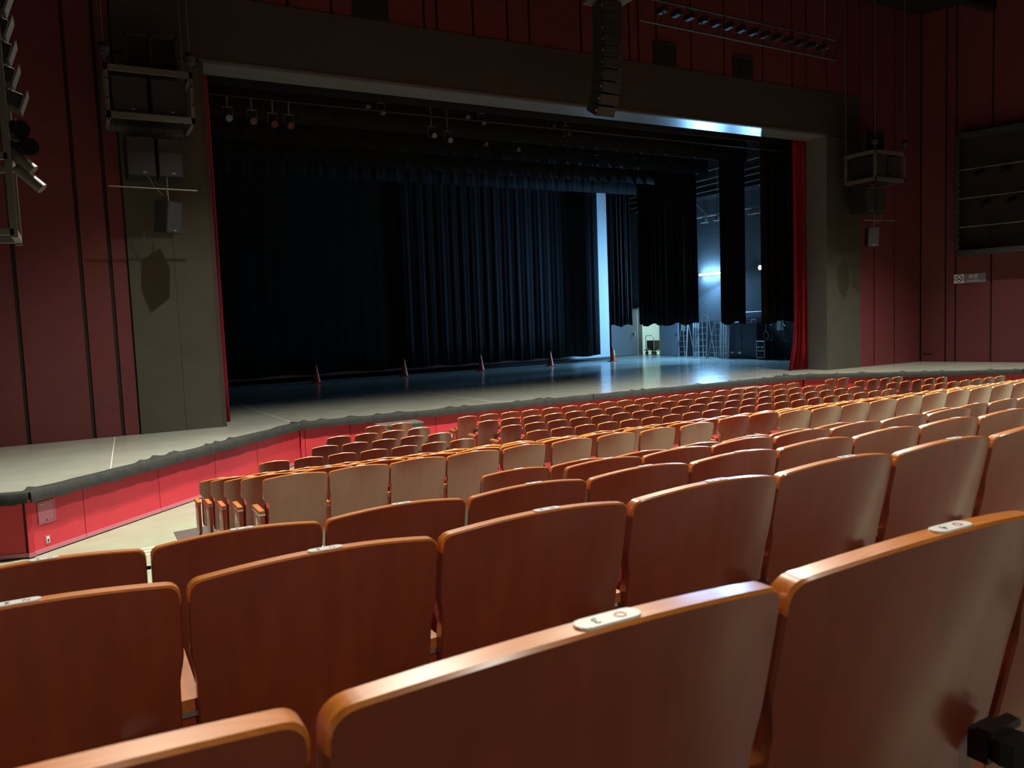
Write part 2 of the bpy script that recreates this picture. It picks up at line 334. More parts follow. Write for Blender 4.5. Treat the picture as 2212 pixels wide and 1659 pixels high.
# grey frame: two pilasters, lintel; reveal faces are lighter
def pil(name, label, x0, x1):
    o = struct(G().bb(x0, x1, PY - 0.03, PY + 0.83, ST, 8.69).build(name, 'pilaster'), label, 'pillar'); return o
pl = pil('wall_proscenium_left', 'dark grey pillar at the left of the stage opening', 1.11, 2.84)
G().bb(2.00, 2.006, PY - 0.034, PY - 0.028, ST, 8.69).build('seam', 'groove', pl)
G().bb(2.76, 2.845, PY - 0.036, PY + 0.80, ST, 8.74).build('corner_strip', 'lintel', pl)
pr = pil('wall_proscenium_right', 'dark grey pillar at the right of the stage opening', 22.60, 24.31)
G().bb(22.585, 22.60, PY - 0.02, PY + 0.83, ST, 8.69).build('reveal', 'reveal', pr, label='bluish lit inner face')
ln = struct(G().bb(1.11, 24.31, PY - 0.03, PY + 0.83, 8.72, 10.14).build('wall_proscenium_lintel', 'lintel'), 'dark brown lintel over the stage opening', 'wall')
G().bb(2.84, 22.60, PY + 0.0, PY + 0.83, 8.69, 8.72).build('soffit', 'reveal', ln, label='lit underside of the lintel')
G().bb(2.78, 22.66, PY - 0.045, PY - 0.028, 8.70, 8.76).build('corner_strip', 'steel', ln)

# ---------------------------------------------------------------- auditorium side walls, ceiling, back wall
def side_wall(name, label, a, b, joints, z0, z1):
    a = Vector((a[0], a[1], 0)); b = Vector((b[0], b[1], 0)); d = b - a; L = d.length; d.normalize(); n = Vector((-d.y, d.x, 0)); ang = math.atan2(d.y, d.x)
    if n.x * (12 - a.x) < 0: n = -n
    def bx(s0, s1, za, zb, o0, o1): c = a + d * (s0 + s1) / 2 + n * (o0 + o1) / 2; return G().box((c.x, c.y, (za + zb) / 2), (s1 - s0, abs(o1 - o0), zb - za), ang)
    root = struct(bx(0, L, z0, z1, -0.25, -0.05).build(name, 'groove'), label, 'wall')
    js = [0] + joints + [L]
    for s0, s1 in zip(js[:-1], js[1:]): bx(s0 + 0.03, s1 - 0.03, z0, z1, -0.052, 0).build('panel', 'redpanel', root)
    return root, a, d, n, ang
wr, ra, rd, rn, rang = side_wall('wall_right', 'dark red panelled right side wall beyond the seats', (27.75, 18.36), (28.9, 14.3), [0.85, 1.18, 2.32, 3.42], ST, 13.4)
side_wall('wall_right_rear', 'dark red panelled right side wall beside the rows', (28.9, 14.3), (31, -8), [1.5 * i for i in range(1, 15)], 0, 13.4)
side_wall('wall_left', 'dark red panelled left side wall', (-6, 18.36), (-9, -8), [2.0 * i for i in range(1, 13)], 0, 13.4)
struct(G().bb(-10, 33, -8.3, -8, 0, 13.4).build('wall_back', 'redpanel'), 'dark red rear wall behind the camera', 'wall')
ceil = struct(G().bb(-10, 33, -8, 18.36, 13.4, 13.6).build('ceiling', 'ceiling'), 'black auditorium ceiling with deep beams', 'ceiling')
for y in (3, 7, 10.5, 13.6, 16.2): G().bb(-9, 32, y - 0.15, y + 0.15, 12.9, 13.4).build('beam', 'ceiling', ceil)
def on_r(s, o, z): p = ra + rd * s + rn * o; return (p.x, p.y, z)
def rbox(s0, s1, z0, z1, o0, o1): return G().box(on_r((s0 + s1) / 2, (o0 + o1) / 2, (z0 + z1) / 2), (s1 - s0, o1 - o0, z1 - z0), rang)

# ---------------------------------------------------------------- stage house
struct(G().bb(-4, 27.2, 36.5, 36.8, ST, 17).build('wall_stage_back', 'black'), 'black rear wall of the stage house', 'wall')
struct(G().bb(-4.2, -4, 19.2, 36.8, ST, 17).build('wall_stage_left', 'black'), 'black left wall of the stage house', 'wall')
struct(G().bb(-4.2, 31, 19.2, 36.8, 17, 17.2).build('ceiling_stage', 'black'), 'black grid ceiling over the stage', 'ceiling')
struct(G().bb(-4.2, 1.11, 18.65, 19.2, ST, 17).bb(24.31, 31, 18.65, 19.2, ST, 17).bb(1.11, 24.31, 18.7, 19.2, 10.14, 17).build('wall_stage_front_inner', 'black'), 'black inner face of the wall framing the stage opening', 'wall')
g = G().bb(26.9, 27.2, 19.2, 32.35, ST, 17).bb(26.9, 27.2, 34.2, 36.5, ST, 17).bb(26.9, 27.2, 32.35, 34.2, 3.32, 17)
wsr = struct(g.build('wall_stage_right', 'stagewall'), 'dark plaster wall at the right of the stage with a lit doorway', 'wall')
for k in range(7): G().bb(26.882, 26.901, 19.4 + 1.63 * k, 21.02 + 1.63 * k, ST, 2.52).build('lower_wall_board', 'cabinet', wsr, label='dark lower wall board')  # darker boards over the lower wall, added so the ladders stand out
# lit corridor beyond the doorway
g = G().bb(29.6, 29.7, 31.5, 35.5, ST, 3.6).bb(27.2, 29.7, 35.4, 35.5, ST, 3.6).bb(27.2, 29.7, 31.4, 31.5, ST, 3.6)
cw = struct(g.build('wall_corridor', 'corrwall'), 'pale lit corridor wall seen through the stage doorway', 'wall')
struct(G().bb(27.2, 29.7, 31.4, 35.5, 3.6, 3.7).build('ceiling_corridor', 'corrwall'), 'pale ceiling of the backstage corridor', 'ceiling')
struct(G().bb(27.0, 29.7, 31.4, 35.5, ST - 0.1, ST).build('floor_corridor', 'corrwall'), 'pale floor of the backstage corridor', 'floor')
for y in (33.7, 34.3, 34.6, 35.0): G().cyl((29.5, y, ST), (29.5, y, 3.6), 0.035, 8).build('pipe', 'white', cw, smooth=True)
area('corridor_lamp', (28.4, 33.6, 3.5), (28.4, 33.6, 0), 55, 1.2, 0.3, (0.66, 0.95, 0.95))
fx = thing('door_frame', 'pale metal frame around the backstage doorway', 'door frame', (26.88, 33.3, ST))
G().bb(26.86, 26.9, 32.27, 32.36, ST, 3.36).bb(26.86, 26.9, 34.18, 34.27, ST, 3.36).bb(26.86, 26.9, 32.27, 34.27, 3.30, 3.38).build('frame', 'white', fx)
d1 = thing('door_leaf', 'tall dark grey door leaf swung open towards the white screen', 'door', (26.8, 34.2, ST))
G().box((25.87, 34.07, ST + 1.27), (1.90, 0.05, 2.5), math.radians(6)).build('leaf', 'doorgrey', d1)
G().cyl((26.55, 34.02, 1.9), (26.55, 34.02, 2.02), 0.02, 8).box((26.55, 34.06, 1.96), (0.05, 0.1, 0.18)).build('handle', 'chrome', d1)
d2 = thing('door_leaf', 'pale blue door leaf folded flat against the wall beside the ladders', 'door', (26.85, 31.6, ST))
G().bb(26.83, 26.88, 30.85, 32.25, ST + 0.01, 3.3).build('leaf', 'doorblue', d2)
G().bb(26.79, 26.83, 30.93, 30.99, 1.8, 1.95).build('handle', 'chrome', d2)

# ================================================================ SEATS
TL = math.tan(math.radians(12.0))
def back_mesh(side, w=0.259):
    """curved plywood back; side: 0 plain. Local origin on the floor under the middle of the top edge."""
    NX, NT, TH = 18, 13, 0.034
    zb = 0.30
    us = [0.16 * i for i in range(6)] + [0.88, 0.915, 0.94, 0.96, 0.98, 0.993, 1.0]; us = [-u for u in us[:0:-1]] + us; NX = len(us) - 1
    ts = [0, 0.15, 0.35, 0.55, 0.64, 0.67, 0.70, 0.74, 0.77, 0.80, 0.86, 0.93, 0.97, 1.0]
    def hw(t):
        k = min(1, max(0, (t - 0.66) / 0.12)); k = k * k * (3 - 2 * k); return w - 0.041 + 0.041 * k, w - 0.009 + 0.009 * k
    def top(x):
        r = 0.022; z = 0.905 - 0.028 * (x / 0.262) ** 2; e = abs(x) - (0.262 - r)
        if e > 0: z -= r - math.sqrt(max(0, r * r - e * e))
        return z
    def pt(u, t, layer, ins):
        a_, b_ = hw(t); x = u * ((a_ if (u < 0 and side in (-1, 2)) or (u > 0 and side in (1, 2)) else b_) - ins); z1 = top(u * 0.262) - ins; z = zb + ins + (z1 - zb - ins) * t
        y = (0.905 - z) * TL + 0.036 * (x / 0.262) ** 2
        return (x, y + layer, z)
    g = G(); NV = (NX + 1) * (NT + 1)
    layers = [(0.0, 0.0035), (TH, 0.0035)]
    for lay, ins in layers:
        vs = [pt(u, t, lay, ins) for t in ts for u in us]
        fs = [(j * (NX + 1) + i, j * (NX + 1) + i + 1, (j + 1) * (NX + 1) + i + 1, (j + 1) * (NX + 1) + i) for j in range(NT) for i in range(NX)]
        g.add(vs, fs, 0)
    # rim loop
    ring = [(i, 0) for i in range(NX + 1)] + [(NX, j) for j in range(1, NT + 1)] + [(i, NT) for i in range(NX - 1, -1, -1)] + [(0, j) for j in range(NT - 1, 0, -1)]
    n = len(ring)
    o = len(g.v)
    for lay in (0.004, TH - 0.004):
        g.v += [pt(us[i], ts[j], lay, 0.0) for i, j in ring]
    idx0 = [j * (NX + 1) + i for i, j in ring]; idx1 = [k + NV for k in idx0]; r0 = list(range(o, o + n)); r1 = list(range(o + n, o + 2 * n))
    for A, B in ((idx0, r0), (r0, r1), (r1, idx1)):
        for k in range(n):
            g.f.append((A[k], A[(k + 1) % n], B[(k + 1) % n], B[k])); g.mi.append(1 if ring[k][1] >= NT - 1 and ring[(k + 1) % n][1] >= NT - 1 else 0)  # side rims take the darker veneer, standing in for shade between seats
    return g.mesh('seat_backrest', ['back', 'edge'], True)
def stadium(L, W, n=6):
    p = []
    for k in range(n + 1): a = -PI / 2 + PI * k / n; p.append((L / 2 - W / 2 + W / 2 * math.cos(a), W / 2 * math.sin(a)))
    for k in range(n + 1): a = PI / 2 + PI * k / n; p.append((-L / 2 + W / 2 + W / 2 * math.cos(a), W / 2 * math.sin(a)))
    return p
ME = {}
ME['back'] = back_mesh(0); ME['backl'] = back_mesh(-1); ME['backr'] = back_mesh(1)
for k_, sd_ in (('back', 0), ('backl', -1), ('backr', 1)): ME[k_ + 'n'] = back_mesh(sd_, 0.226)
ME['plaque'] = G().prism(stadium(0.072, 0.023), 0.0, 0.0025).mesh('number_plaque', 'plaque')
g = G().bb(-0.022, 0.022, 0.12, 0.42, 0.592, 0.618); g.bb(-0.024, 0.024, 0.12, 0.42, 0.582, 0.592, 1)
ME['arm'] = g.mesh('armrest', ['arm', 'chrome'])
prof = [(0.14, 0.24), (0.17, 0.21), (0.35, 0.21), (0.38, 0.24), (0.395, 0.582), (0.125, 0.582)]
g = G(); nn = len(prof)
g.add([(-0.017, y, z) for y, z in prof] + [(0.017, y, z) for y, z in prof], [(i, (i + 1) % nn, nn + (i + 1) % nn, nn + i) for i in range(nn)] + [tuple(range(nn)), tuple(range(nn, 2 * nn))])
ME['panel'] = g.mesh('side_panel', 'endpanel')
ME['leg'] = G().bb(-0.014, 0.014, 0.22, 0.28, 0.01 - DZ, 0.215).bb(-0.03, 0.03, 0.17, 0.34, -DZ, 0.012 - DZ).mesh('leg', 'blacksteel')
g = G(); pf = [(0.20, 0.30), (0.29, 0.28), (0.33, 0.33), (0.28, 0.62), (0.24, 0.66), (0.19, 0.62)]; nn = len(pf)
g.add([(-0.215, y, z) for y, z in pf] + [(0.215, y, z) for y, z in pf], [(i, (i + 1) % nn, nn + (i + 1) % nn, nn + i) for i in range(nn)] + [tuple(range(nn)), tuple(range(nn, 2 * nn))])
ME['cushion'] = g.mesh('seat_cushion', 'cushion')
g = G().box((0.185, 0.072, 0.545), (0.055, 0.03, 0.045)); g.cyl((0.185, 0.04, 0.53), (0.185, 0.04, 0.565), 0.028, 10); g.box((0.185, 0.057, 0.573), (0.075, 0.02, 0.012))
ME['hook'] = g.mesh('bag_hook', 'blacksteel')
ME['badge'] = None
g = G(); p = [(0.035 * math.cos(2 * PI * i / 16), 0.05 * math.sin(2 * PI * i / 16)) for i in range(16)]
g.add([(-0.019, 0.27 + a, 0.49 + b) for a, b in p] + [(-0.0165, 0.27 + a, 0.49 + b) for a, b in p], [tuple(range(16)), tuple(range(16, 32))] + [(i, (i + 1) % 16, 16 + (i + 1) % 16, 16 + i) for i in range(16)])
ME['badge'] = g.mesh('row_badge', 'plaque')

def text_mesh(s, size, matname, align='CENTER'):
    cu = bpy.data.curves.new('txt', 'FONT'); cu.body = s; cu.size = size; cu.align_x = align; cu.align_y = 'CENTER'; cu.extrude = 0.0002
    o = bpy.data.objects.new('txt', cu); C.objects.link(o)
    bpy.context.view_layer.update()
    me = bpy.data.meshes.new_from_object(o.evaluated_get(bpy.context.evaluated_depsgraph_get()))
    bpy.data.objects.remove(o); bpy.data.curves.remove(cu)
    me.materials.clear(); me.materials.append(M[matname]); return me
TXT = {}
def txt(s, size, mn):
    k = (s, size, mn)
    if k not in TXT: TXT[k] = text_mesh(s, size, mn)
    return TXT[k]
ROWNAME = {'O': 'nearest row', 'N': 'second-nearest row', 'M': 'third-nearest row', 'L': 'fourth-nearest row', 'K': 'fifth-nearest row',
           'J': 'tenth row from stage', 'I': 'ninth row from stage', 'H': 'eighth row from stage', 'G': 'seventh row from stage',
           'F': 'sixth row from stage', 'E': 'fifth row from stage', 'D': 'fourth row from stage', 'C': 'third row from stage', 'B': 'second row from stage', 'A': 'front row by stage'}
def add_part(name, me, parent, loc=(0, 0, 0), rot=None):
    o = link(name, me, parent); o.location = loc if parent.get('category') is None else (loc[0], loc[1], loc[2] + DZ)
    if rot: o.rotation_euler = rot
    return o
def seat(x, y, z, letter, number, label, group, left_end=False, right_end=False, text=False, narrow=False):
    rz = random.uniform(-0.006, 0.006)
    t = thing('theatre_seat', label, 'seat', (x, y + random.uniform(-0.004, 0.004), z), group); t.rotation_euler.z = rz
    add_part('backrest', ME[('backl' if left_end else 'backr' if right_end else 'back') + ('n' if narrow else '')] if not (narrow and letter in 'ABCD') else ME['backn'], t)
    pq = add_part('number_plaque', ME['plaque'], t, (0, 0.017, 0.9045))
    if text:
        # read from the stage side: turned half round
        a = add_part('row_letter', txt(letter, 0.017, 'inkred'), pq, (-0.018, 0, 0.0028), (0, 0, PI)); a.location.x = 0.014
        add_part('seat_number', txt(str(number), 0.017, 'ink'), pq, (-0.014, 0, 0.0028), (0, 0, PI))
    add_part('seat_cushion', ME['cushion'], t)
    if letter != 'J': add_part('bag_hook', ME['hook'], t)
    for s in ([-1, 1] if right_end else [-1]):
        add_part('armrest', ME['arm'], t, (s * 0.265, 0, 0)); sp = add_part('side_panel', ME['panel'], t, (s * 0.265, 0, 0)); add_part('leg', ME['leg'], t, (s * 0.265, 0, 0))
        if (s == -1 and left_end): add_part('row_badge', ME['badge'], sp)
    return t
LX = lambda k: 0.413 + 0.53 * k
LAY = {  # letter: left block (k range), centre count, right count
    'O': ((-1, 2), 0, 0), 'N': ((-1, 5), 0, 0), 'M': ((-1, 8), 0, 0), 'L': ((4, 10), 0, 0), 'K': ((4, 10), 4, 0),
    'J': ((2, 10), 11, 0), 'I': ((2, 10), 14, 0), 'H': ((2, 10), 18, 0), 'G': ((2, 10), 20, 0), 'F': ((2, 10), 20, 3),
    'E': ((4, 10), 20, 4), 'D': ((4, 10), 20, 7), 'C': ((6, 10), 20, 5), 'B': ((7, 10), 20, 4), 'A': ((9, 10), 20, 2)}
for L, y, z in ROWS:
    (k0, k1), nc, nr = LAY[L]; rn_ = ROWNAME[L]; grp = 'wooden seats in the ' + rn_
    near = L in 'ONMLK'
    for i, k in enumerate(range(k0, k1 + 1)):
        if near and not (L == 'K'): lab = 'lacquered wooden seat, %s from the left in view in the %s' % (ORD[i], rn_)
        else: lab = 'lacquered wooden seat, %s from the left in the left block, %s' % (ORD[i], rn_)
        seat(LX(k), y, z, L, k + 3, lab, grp, left_end=(i == 0 and L not in 'ONM'), right_end=(k == k1 and L not in 'ONM'), text=L in 'ONM', narrow=L in 'ABCD' or (L == 'J' and k >= 6))
    for i in range(nc):
        seat(7.22 + 0.5237 * i, y, z, L, 14 + i, 'lacquered wooden seat, %s from the left in the centre block, %s' % (ORD[i], rn_), grp, left_end=(i == 0), right_end=(i == nc - 1), narrow=L in 'ABCD')
    for i in range(nr):
        seat(18.69 + 0.532 * i, y, z, L, 34 + i, 'lacquered wooden seat, %s from the left in the right block, %s' % (ORD[i], rn_), grp, left_end=(i == 0), right_end=(i == nr - 1), narrow=L in 'ABCD')
# grey box table standing in the left aisle before the stage front
t = thing('equipment_table', 'grey box table standing between front row seats and red stage front', 'table', (6.1, 16.2, -DZ))
G().bb(5.62, 6.58, 15.95, 16.45, 0.73, 0.765).build('top', 'steel', t, bevel=0.006); G().bb(5.66, 6.56, 15.98, 16.42, -DZ, 0.73).build('skirt', 'doorgrey', t)
t = thing('equipment_table', 'dark low table before the red stage front right of centre', 'table', (16.7, 16.2, -DZ))
G().bb(16.2, 17.1, 15.95, 16.4, 0.72, 0.755).build('top', 'brown', t, bevel=0.006); G().bb(16.24, 17.06, 15.98, 16.37, -DZ, 0.72).build('skirt', 'dark', t)

# ================================================================ STAGE DRAPES
def drape(x0, x1, y, z0, z1, amp, waves, seed, flare=0.0, hem=0.03, step=0.03):
    rnd = random.Random(seed); N = int((x1 - x0) / step); g = G(); K = 9
    ph = [rnd.uniform(0, 6.28) for _ in range(6)]
    vs = []
    for j in range(K + 1):
        f = j / K   # 0 top, 1 bottom
        for i in range(N + 1):
            s = (i / N); x = x0 + (x1 - x0) * s
            q = waves * 2 * PI * s
            yy = amp * (0.5 + 0.5 * f) * (math.sin(q + ph[0] + 0.8 * math.sin(q * 0.37 + ph[1])) * 0.6 + 0.3 * math.sin(q * 2.3 + ph[2] + f * 0.5) + 0.25 * math.sin(q * 0.43 + ph[3]))
            xx = x + flare * (s - 1.0) * f ** 12 + 0.25 * amp * math.sin(q * 1.3 + ph[4]) * f
            z = z1 + (z0 - z1) * f + (hem * math.sin(q * 0.31 + ph[5]) if j == K else 0)
            vs.append((xx, y + yy, z))
    fs = [(j * (N + 1) + i, j * (N + 1) + i + 1, (j + 1) * (N + 1) + i + 1, (j + 1) * (N + 1) + i) for j in range(K) for i in range(N)]
    return g.add(vs, fs)
def drape_thing(name, label, x0, x1, y, z0, z1, amp, waves, seed, m, group=None, pipe=True, **kw):
    t = thing(name, label, 'curtain', ((x0 + x1) / 2, y, z0), group)
    o = drape(x0, x1, y, z0, z1, amp, waves, seed, **kw).build('cloth', m, t, smooth=True)
    so = o.modifiers.new('thick', 'SOLIDIFY'); so.thickness = 0.012
    if y > 19.5:
        for xw in (x0 + 0.15, (x0 + x1) / 2, x1 - 0.15): G().cyl((xw, y, z1 - 0.1), (xw, y, 16.99), 0.006, 5).build('suspension_wire', 'blacksteel', t)
    if pipe: G().cyl((x0 - 0.1, y, z1 + 0.02), (x1 + 0.1, y, z1 + 0.02), 0.024, 8).build('batten', 'steel', t)
    return t
drape_thing('traveller_curtain', 'flat black curtain filling the left half of the stage', 1.5, 12.5, 31.35, 1.07, 10.2, 0.006, 14, 3, 'velvet', 'black curtains across the stage')
drape_thing('traveller_curtain', 'folded black curtain filling the right half of the stage', 12.2, 22.28, 31.2, 1.08, 10.2, 0.045, 19, 4, 'velvet', 'black curtains across the stage')
t = thing('cyclorama_screen', 'white screen hanging behind the black curtains with a bright right edge', 'screen', (12, 32, 0.92))
G().bb(1.0, 23.35, 31.95, 31.98, 0.93, 10.4).build('cloth', 'screen', t); G().cyl((1, 31.965, 0.93), (23.35, 31.965, 0.93), 0.03, 8).build('bottom_pipe', 'steel', t)
for xw in (3, 12, 21): G().cyl((xw, 31.965, 10.3), (xw, 31.965, 16.99), 0.006, 5).build('suspension_wire', 'blacksteel', t)
for lab, x0, x1, y, sd, wv in (('black leg curtain nearest the red house curtain', 22.05, 25.6, 20.75, 11, 7), ('narrow black leg curtain between the two work lamps', 22.24, 23.6, 23.0, 12, 5),
                               ('wide black leg curtain left of the ladders', 22.17, 24.5, 26.8, 13, 7), ('black leg curtain just right of the doorway leaf', 22.16, 23.4, 28.0, 14, 5),
                               ('black leg curtain beside the white screen edge', 22.2, 23.5, 30.3, 15, 5)):
    drape_thing('leg_curtain', lab, x0, x1, y, 2.47, 9.6, 0.10, wv, sd, 'velvet', 'black leg curtains at stage right', pipe=False, hem=0.06, step=0.02)
for i, (y, z) in enumerate(((20.50, 8.88), (22.75, 8.70), (26.55, 9.0), (27.75, 8.67), (30.05, 8.61))):
    x1 = (25.4, 23.45, 25.0, 23.4, 24.0)[i]
    drape_thing('border_curtain', 'black border curtain over the stage, %s from the audience' % ORD[i], -2, x1, y, z, z + 4.2, 0.02, 40, 20 + i, 'velvet', 'black border curtains over the stage', hem=0.005)
drape_thing('house_curtain', 'red velvet house curtain gathered at the right side of the stage', 22.02, 22.56, 19.25, ST + 0.01, 9.2, 0.12, 5, 31, 'redvel', 'red house curtains', pipe=False, flare=0.32, hem=0.0, step=0.015)
drape_thing('house_curtain', 'red velvet house curtain showing as a thin strip at left', 2.3, 3.06, 19.25, ST + 0.01, 9.2, 0.09, 6, 32, 'redvel', 'red house curtains', pipe=False, hem=0.0, step=0.015)

# ================================================================ STAGE OBJECTS
CONES = [(8.05, 30.05, 0.72), (11.75, 30.3, 0.72), (15.3, 30.35, 0.72), (18.75, 30.2, 0.68), (22.3, 30.3, 0.70)]
CL = ['leftmost traffic cone on the stage', 'second traffic cone from the left on the stage', 'middle traffic cone of the five on the stage',
      'fourth traffic cone from the left on the stage', 'rightmost traffic cone, before the grey door leaf']
for (x, y, h), l in zip(CONES, CL):
    t = thing('traffic_cone', 'orange ' + l, 'traffic cone', (x, y, ST), 'traffic cones across the stage')
    G().box((x, y, ST + 0.015), (0.38, 0.38, 0.03)).build('base', 'cone', t, bevel=0.008)
    n = 20
    G().lathe((x, y, ST + 0.03), [(0.155, 0), (0.145, 0.02), (0.03, h - 0.06), (0.018, h - 0.035), (0.0, h - 0.03)], n).build('body', 'cone', t, smooth=True)
    if l.startswith('rightmost'):
        G().box((x + 0.045, y - 0.075, ST + 0.40), (0.06, 0.012, 0.26), R=Matrix.Rotation(math.radians(-13), 3, 'X')).build('sticker', 'coneyellow', t)
    else:
        G().lathe((x, y, ST + 0.03), [(0.0855, h * 0.47), (0.0285, h - 0.08)], n).build('sleeve', 'conewhite', t, smooth=True, label='pale reflective sleeve')
for i, (x, y) in enumerate(((21.57, 27.55), (22.2, 27.6), (22.5, 27.62), (22.05, 25.6), (22.45, 25.62), (22.1, 23.55), (22.5, 23.52), (23.0, 23.5), (22.45, 21.35), (22.8, 21.25), (23.1, 21.13))):
    o = G().box((x, y, ST + 0.0015), (0.26, 0.05, 0.003), -0.02).build('floor_tape', 'white')
    rowt = 0 if i < 3 else 1 if i < 5 else 2 if i < 8 else 3
    pos = [('left', 'middle', 'right')[i]] if rowt == 0 else [('left', 'right')[i - 3]] if rowt == 1 else [('left', 'middle', 'right')[i - 5]] if rowt == 2 else [('left', 'middle', 'right')[i - 8]]
    tag(o, 'white tape mark on the stage floor, %s one in the %s row from the audience' % (pos[0], ('fourth', 'third', 'second', 'first')[rowt]), 'tape', 'white tape marks on the stage')

# fluorescent fitting and floodlight on the stage right wall
t = thing('wall_lamp', 'glowing white fluorescent lamp on the wall above the ladders', 'lamp', (26.88, 28.44, 4.75))
G().bb(26.78, 26.9, 27.75, 29.13, 4.72, 4.82).build('housing', 'white', t)
G().cyl((26.74, 27.8, 4.77), (26.74, 29.08, 4.77), 0.05, 12).build('tube', 'ledtube', t, smooth=True)
area('fluorescent_light', (26.66, 28.44, 4.72), (20.0, 27.6, 2.2), 1000, 1.25, 0.1, (0.22, 0.55, 1.0))
t = thing('floodlight', 'starry bright floodlight on the wall beside the black leg curtain', 'lamp', (26.88, 25.2, 4.83))
G().bb(26.72, 26.9, 25.08, 25.36, 4.72, 4.94).build('housing', 'dark', t)
G().cyl((26.70, 25.22, 4.83), (26.72, 25.22, 4.83), 0.085, 16).build('lamp_face', 'flood', t)
spot('floodlight_beam', (26.66, 25.22, 4.83), (18.5, 18.6, 8.3), 2100, 84, 0.5, (0.22, 0.55, 1.0), 0.08)

# step ladders
def step_ladder(label, y0, y1, h, x, steps, m='ladderwood', lean=0.28, thick=0.07):
    """A-frame seen from its stage side; rungs run along Y, foot width y1-y0 narrowing upwards."""
    t = thing('step_ladder', label, 'ladder', (x, (y0 + y1) / 2, ST), 'step ladders along the stage wall')
    ym = (y0 + y1) / 2; w0 = (y1 - y0) / 2; w1 = w0 * 0.52
    for s in (-1, 1):
        G().cyl((x, ym + s * w0, ST), (x + lean, ym + s * w1, ST + h), 0.03, 6).build('rail', m, t)
        G().cyl((x + 2 * lean, ym + s * w0, ST), (x + lean + 0.04, ym + s * w1, ST + h), 0.024, 6).build('rear_rail', m, t)
    for k in range(1, steps + 1):
        f = k / (steps + 0.15); w_ = w0 + (w1 - w0) * f
        G().box((x + lean * f, ym, ST + h * f), (0.07, 2 * w_, 0.025)).build('step', m, t)
    G().box((x + lean + 0.02, ym, ST + h + 0.01), (0.12, 2 * w1 + 0.06, 0.03)).build('top_cap', m, t)
    return t
step_ladder('shorter step ladder with a paper note, left of the tall one', 29.45, 30.2, 1.62, 26.1, 6)
step_ladder('tallest step ladder standing under the glowing wall lamp', 27.95, 28.75, 2.06, 26.0, 7, 'ladderalu')
step_ladder('worn brown step ladder right of the tallest one', 27.2, 27.95, 1.66, 26.1, 6)
o = G().box((26.16, 29.72, ST + 1.42), (0.01, 0.30, 0.24), R=Matrix.Rotation(0.25, 3, 'X')).build('paper_note', 'paper'); tag(o, 'tilted white paper note taped on the shorter ladder', 'note')
def long_ladder(label, y, x, n, h):
    t = thing('folded_ladder', label, 'ladder', (x, y, ST), 'folded ladders leaning on the stage wall')
    for k in range(n):
        G().box((x + 0.03 * k, y - 0.13 * k, ST + h / 2), (0.06, 0.05, h)).build('rail', 'ladderalu', t)
    for k in range(5): G().box((x + 0.03, y - 0.13 * (n - 1) / 2, ST + 0.25 + k * 0.3), (0.03, 0.13 * (n - 1), 0.03)).build('rung', 'alu', t)
long_ladder('folded silver ladder standing beside the blue door', 29.35, 26.5, 3, 1.66)
long_ladder('folded silver ladder standing before the dark cabinet', 27.14, 26.17, 4, 1.72)
# cabinets
t = thing('storage_cabinet', 'wide dark blue two-door cabinet on the right side of the stage', 'cabinet', (26.6, 26.1, ST))
G().bb(26.42, 26.88, 25.15, 27.0, ST, 2.42).build('body', 'cabinet', t)
for a, b in ((25.18, 26.06), (26.09, 26.97)):
    d = G().bb(26.395, 26.42, a, b, ST + 0.08, 2.38).build('door', 'cabinet', t)
    yh = 26.02 if a < 26 else 26.13
    G().bb(26.375, 26.395, yh - 0.015, yh + 0.015, 1.72, 1.86).build('handle', 'chrome', d)
for k, (a, b) in enumerate(((26.55, 26.75), (26.1, 26.3))): G().bb(26.385, 26.396, a, b, 1.02, 1.10).build('label_plate', 'paper', t)
o = thing('pipe_bundle', 'thin metal pipes lying on top of the dark blue cabinet', 'pipes', (26.6, 26.4, 2.42))
for k in range(3): G().cyl((26.5 + 0.06 * k, 25.9 + 0.1 * k, 2.45), (26.55 + 0.05 * k, 27.1, 2.45), 0.022, 6).build('pipe', 'alu', o)
t = thing('wall_notice', 'small framed notice on the stage wall above the cabinet', 'notice', (26.88, 25.79, 2.44))
G().bb(26.87, 26.9, 25.63, 25.95, 2.33, 2.56).build('frame', 'nosing', t); G().bb(26.865, 26.872, 25.67, 25.91, 2.37, 2.52).build('panel', 'cabinet', t)
# hanging coiled cable
t = thing('hanging_cable', 'pale coiled cable hanging on the wall beside the cabinet', 'cable', (26.8, 25.05, 1.7))
pts = [(26.8, 25.02, 3.0 - 0.1 * i) for i in range(9)]
for i in range(17): a = 2 * PI * i / 16; pts.append((26.8, 25.02 + 0.14 * math.sin(a), 2.0 - 0.17 + 0.18 * math.cos(a)))
G().tube(pts, 0.014, 6).build('coil', 'paper', t); G().bb(26.78, 26.9, 24.98, 25.06, 2.98, 3.06).build('bracket', 'chrome', t)
tag(G().cyl((26.86, 25.15, 2.9), (26.86, 26.9, 2.88), 0.012, 6).build('wall_conduit', 'alu'), 'thin horizontal conduit on the stage wall above the cabinet', 'conduit')
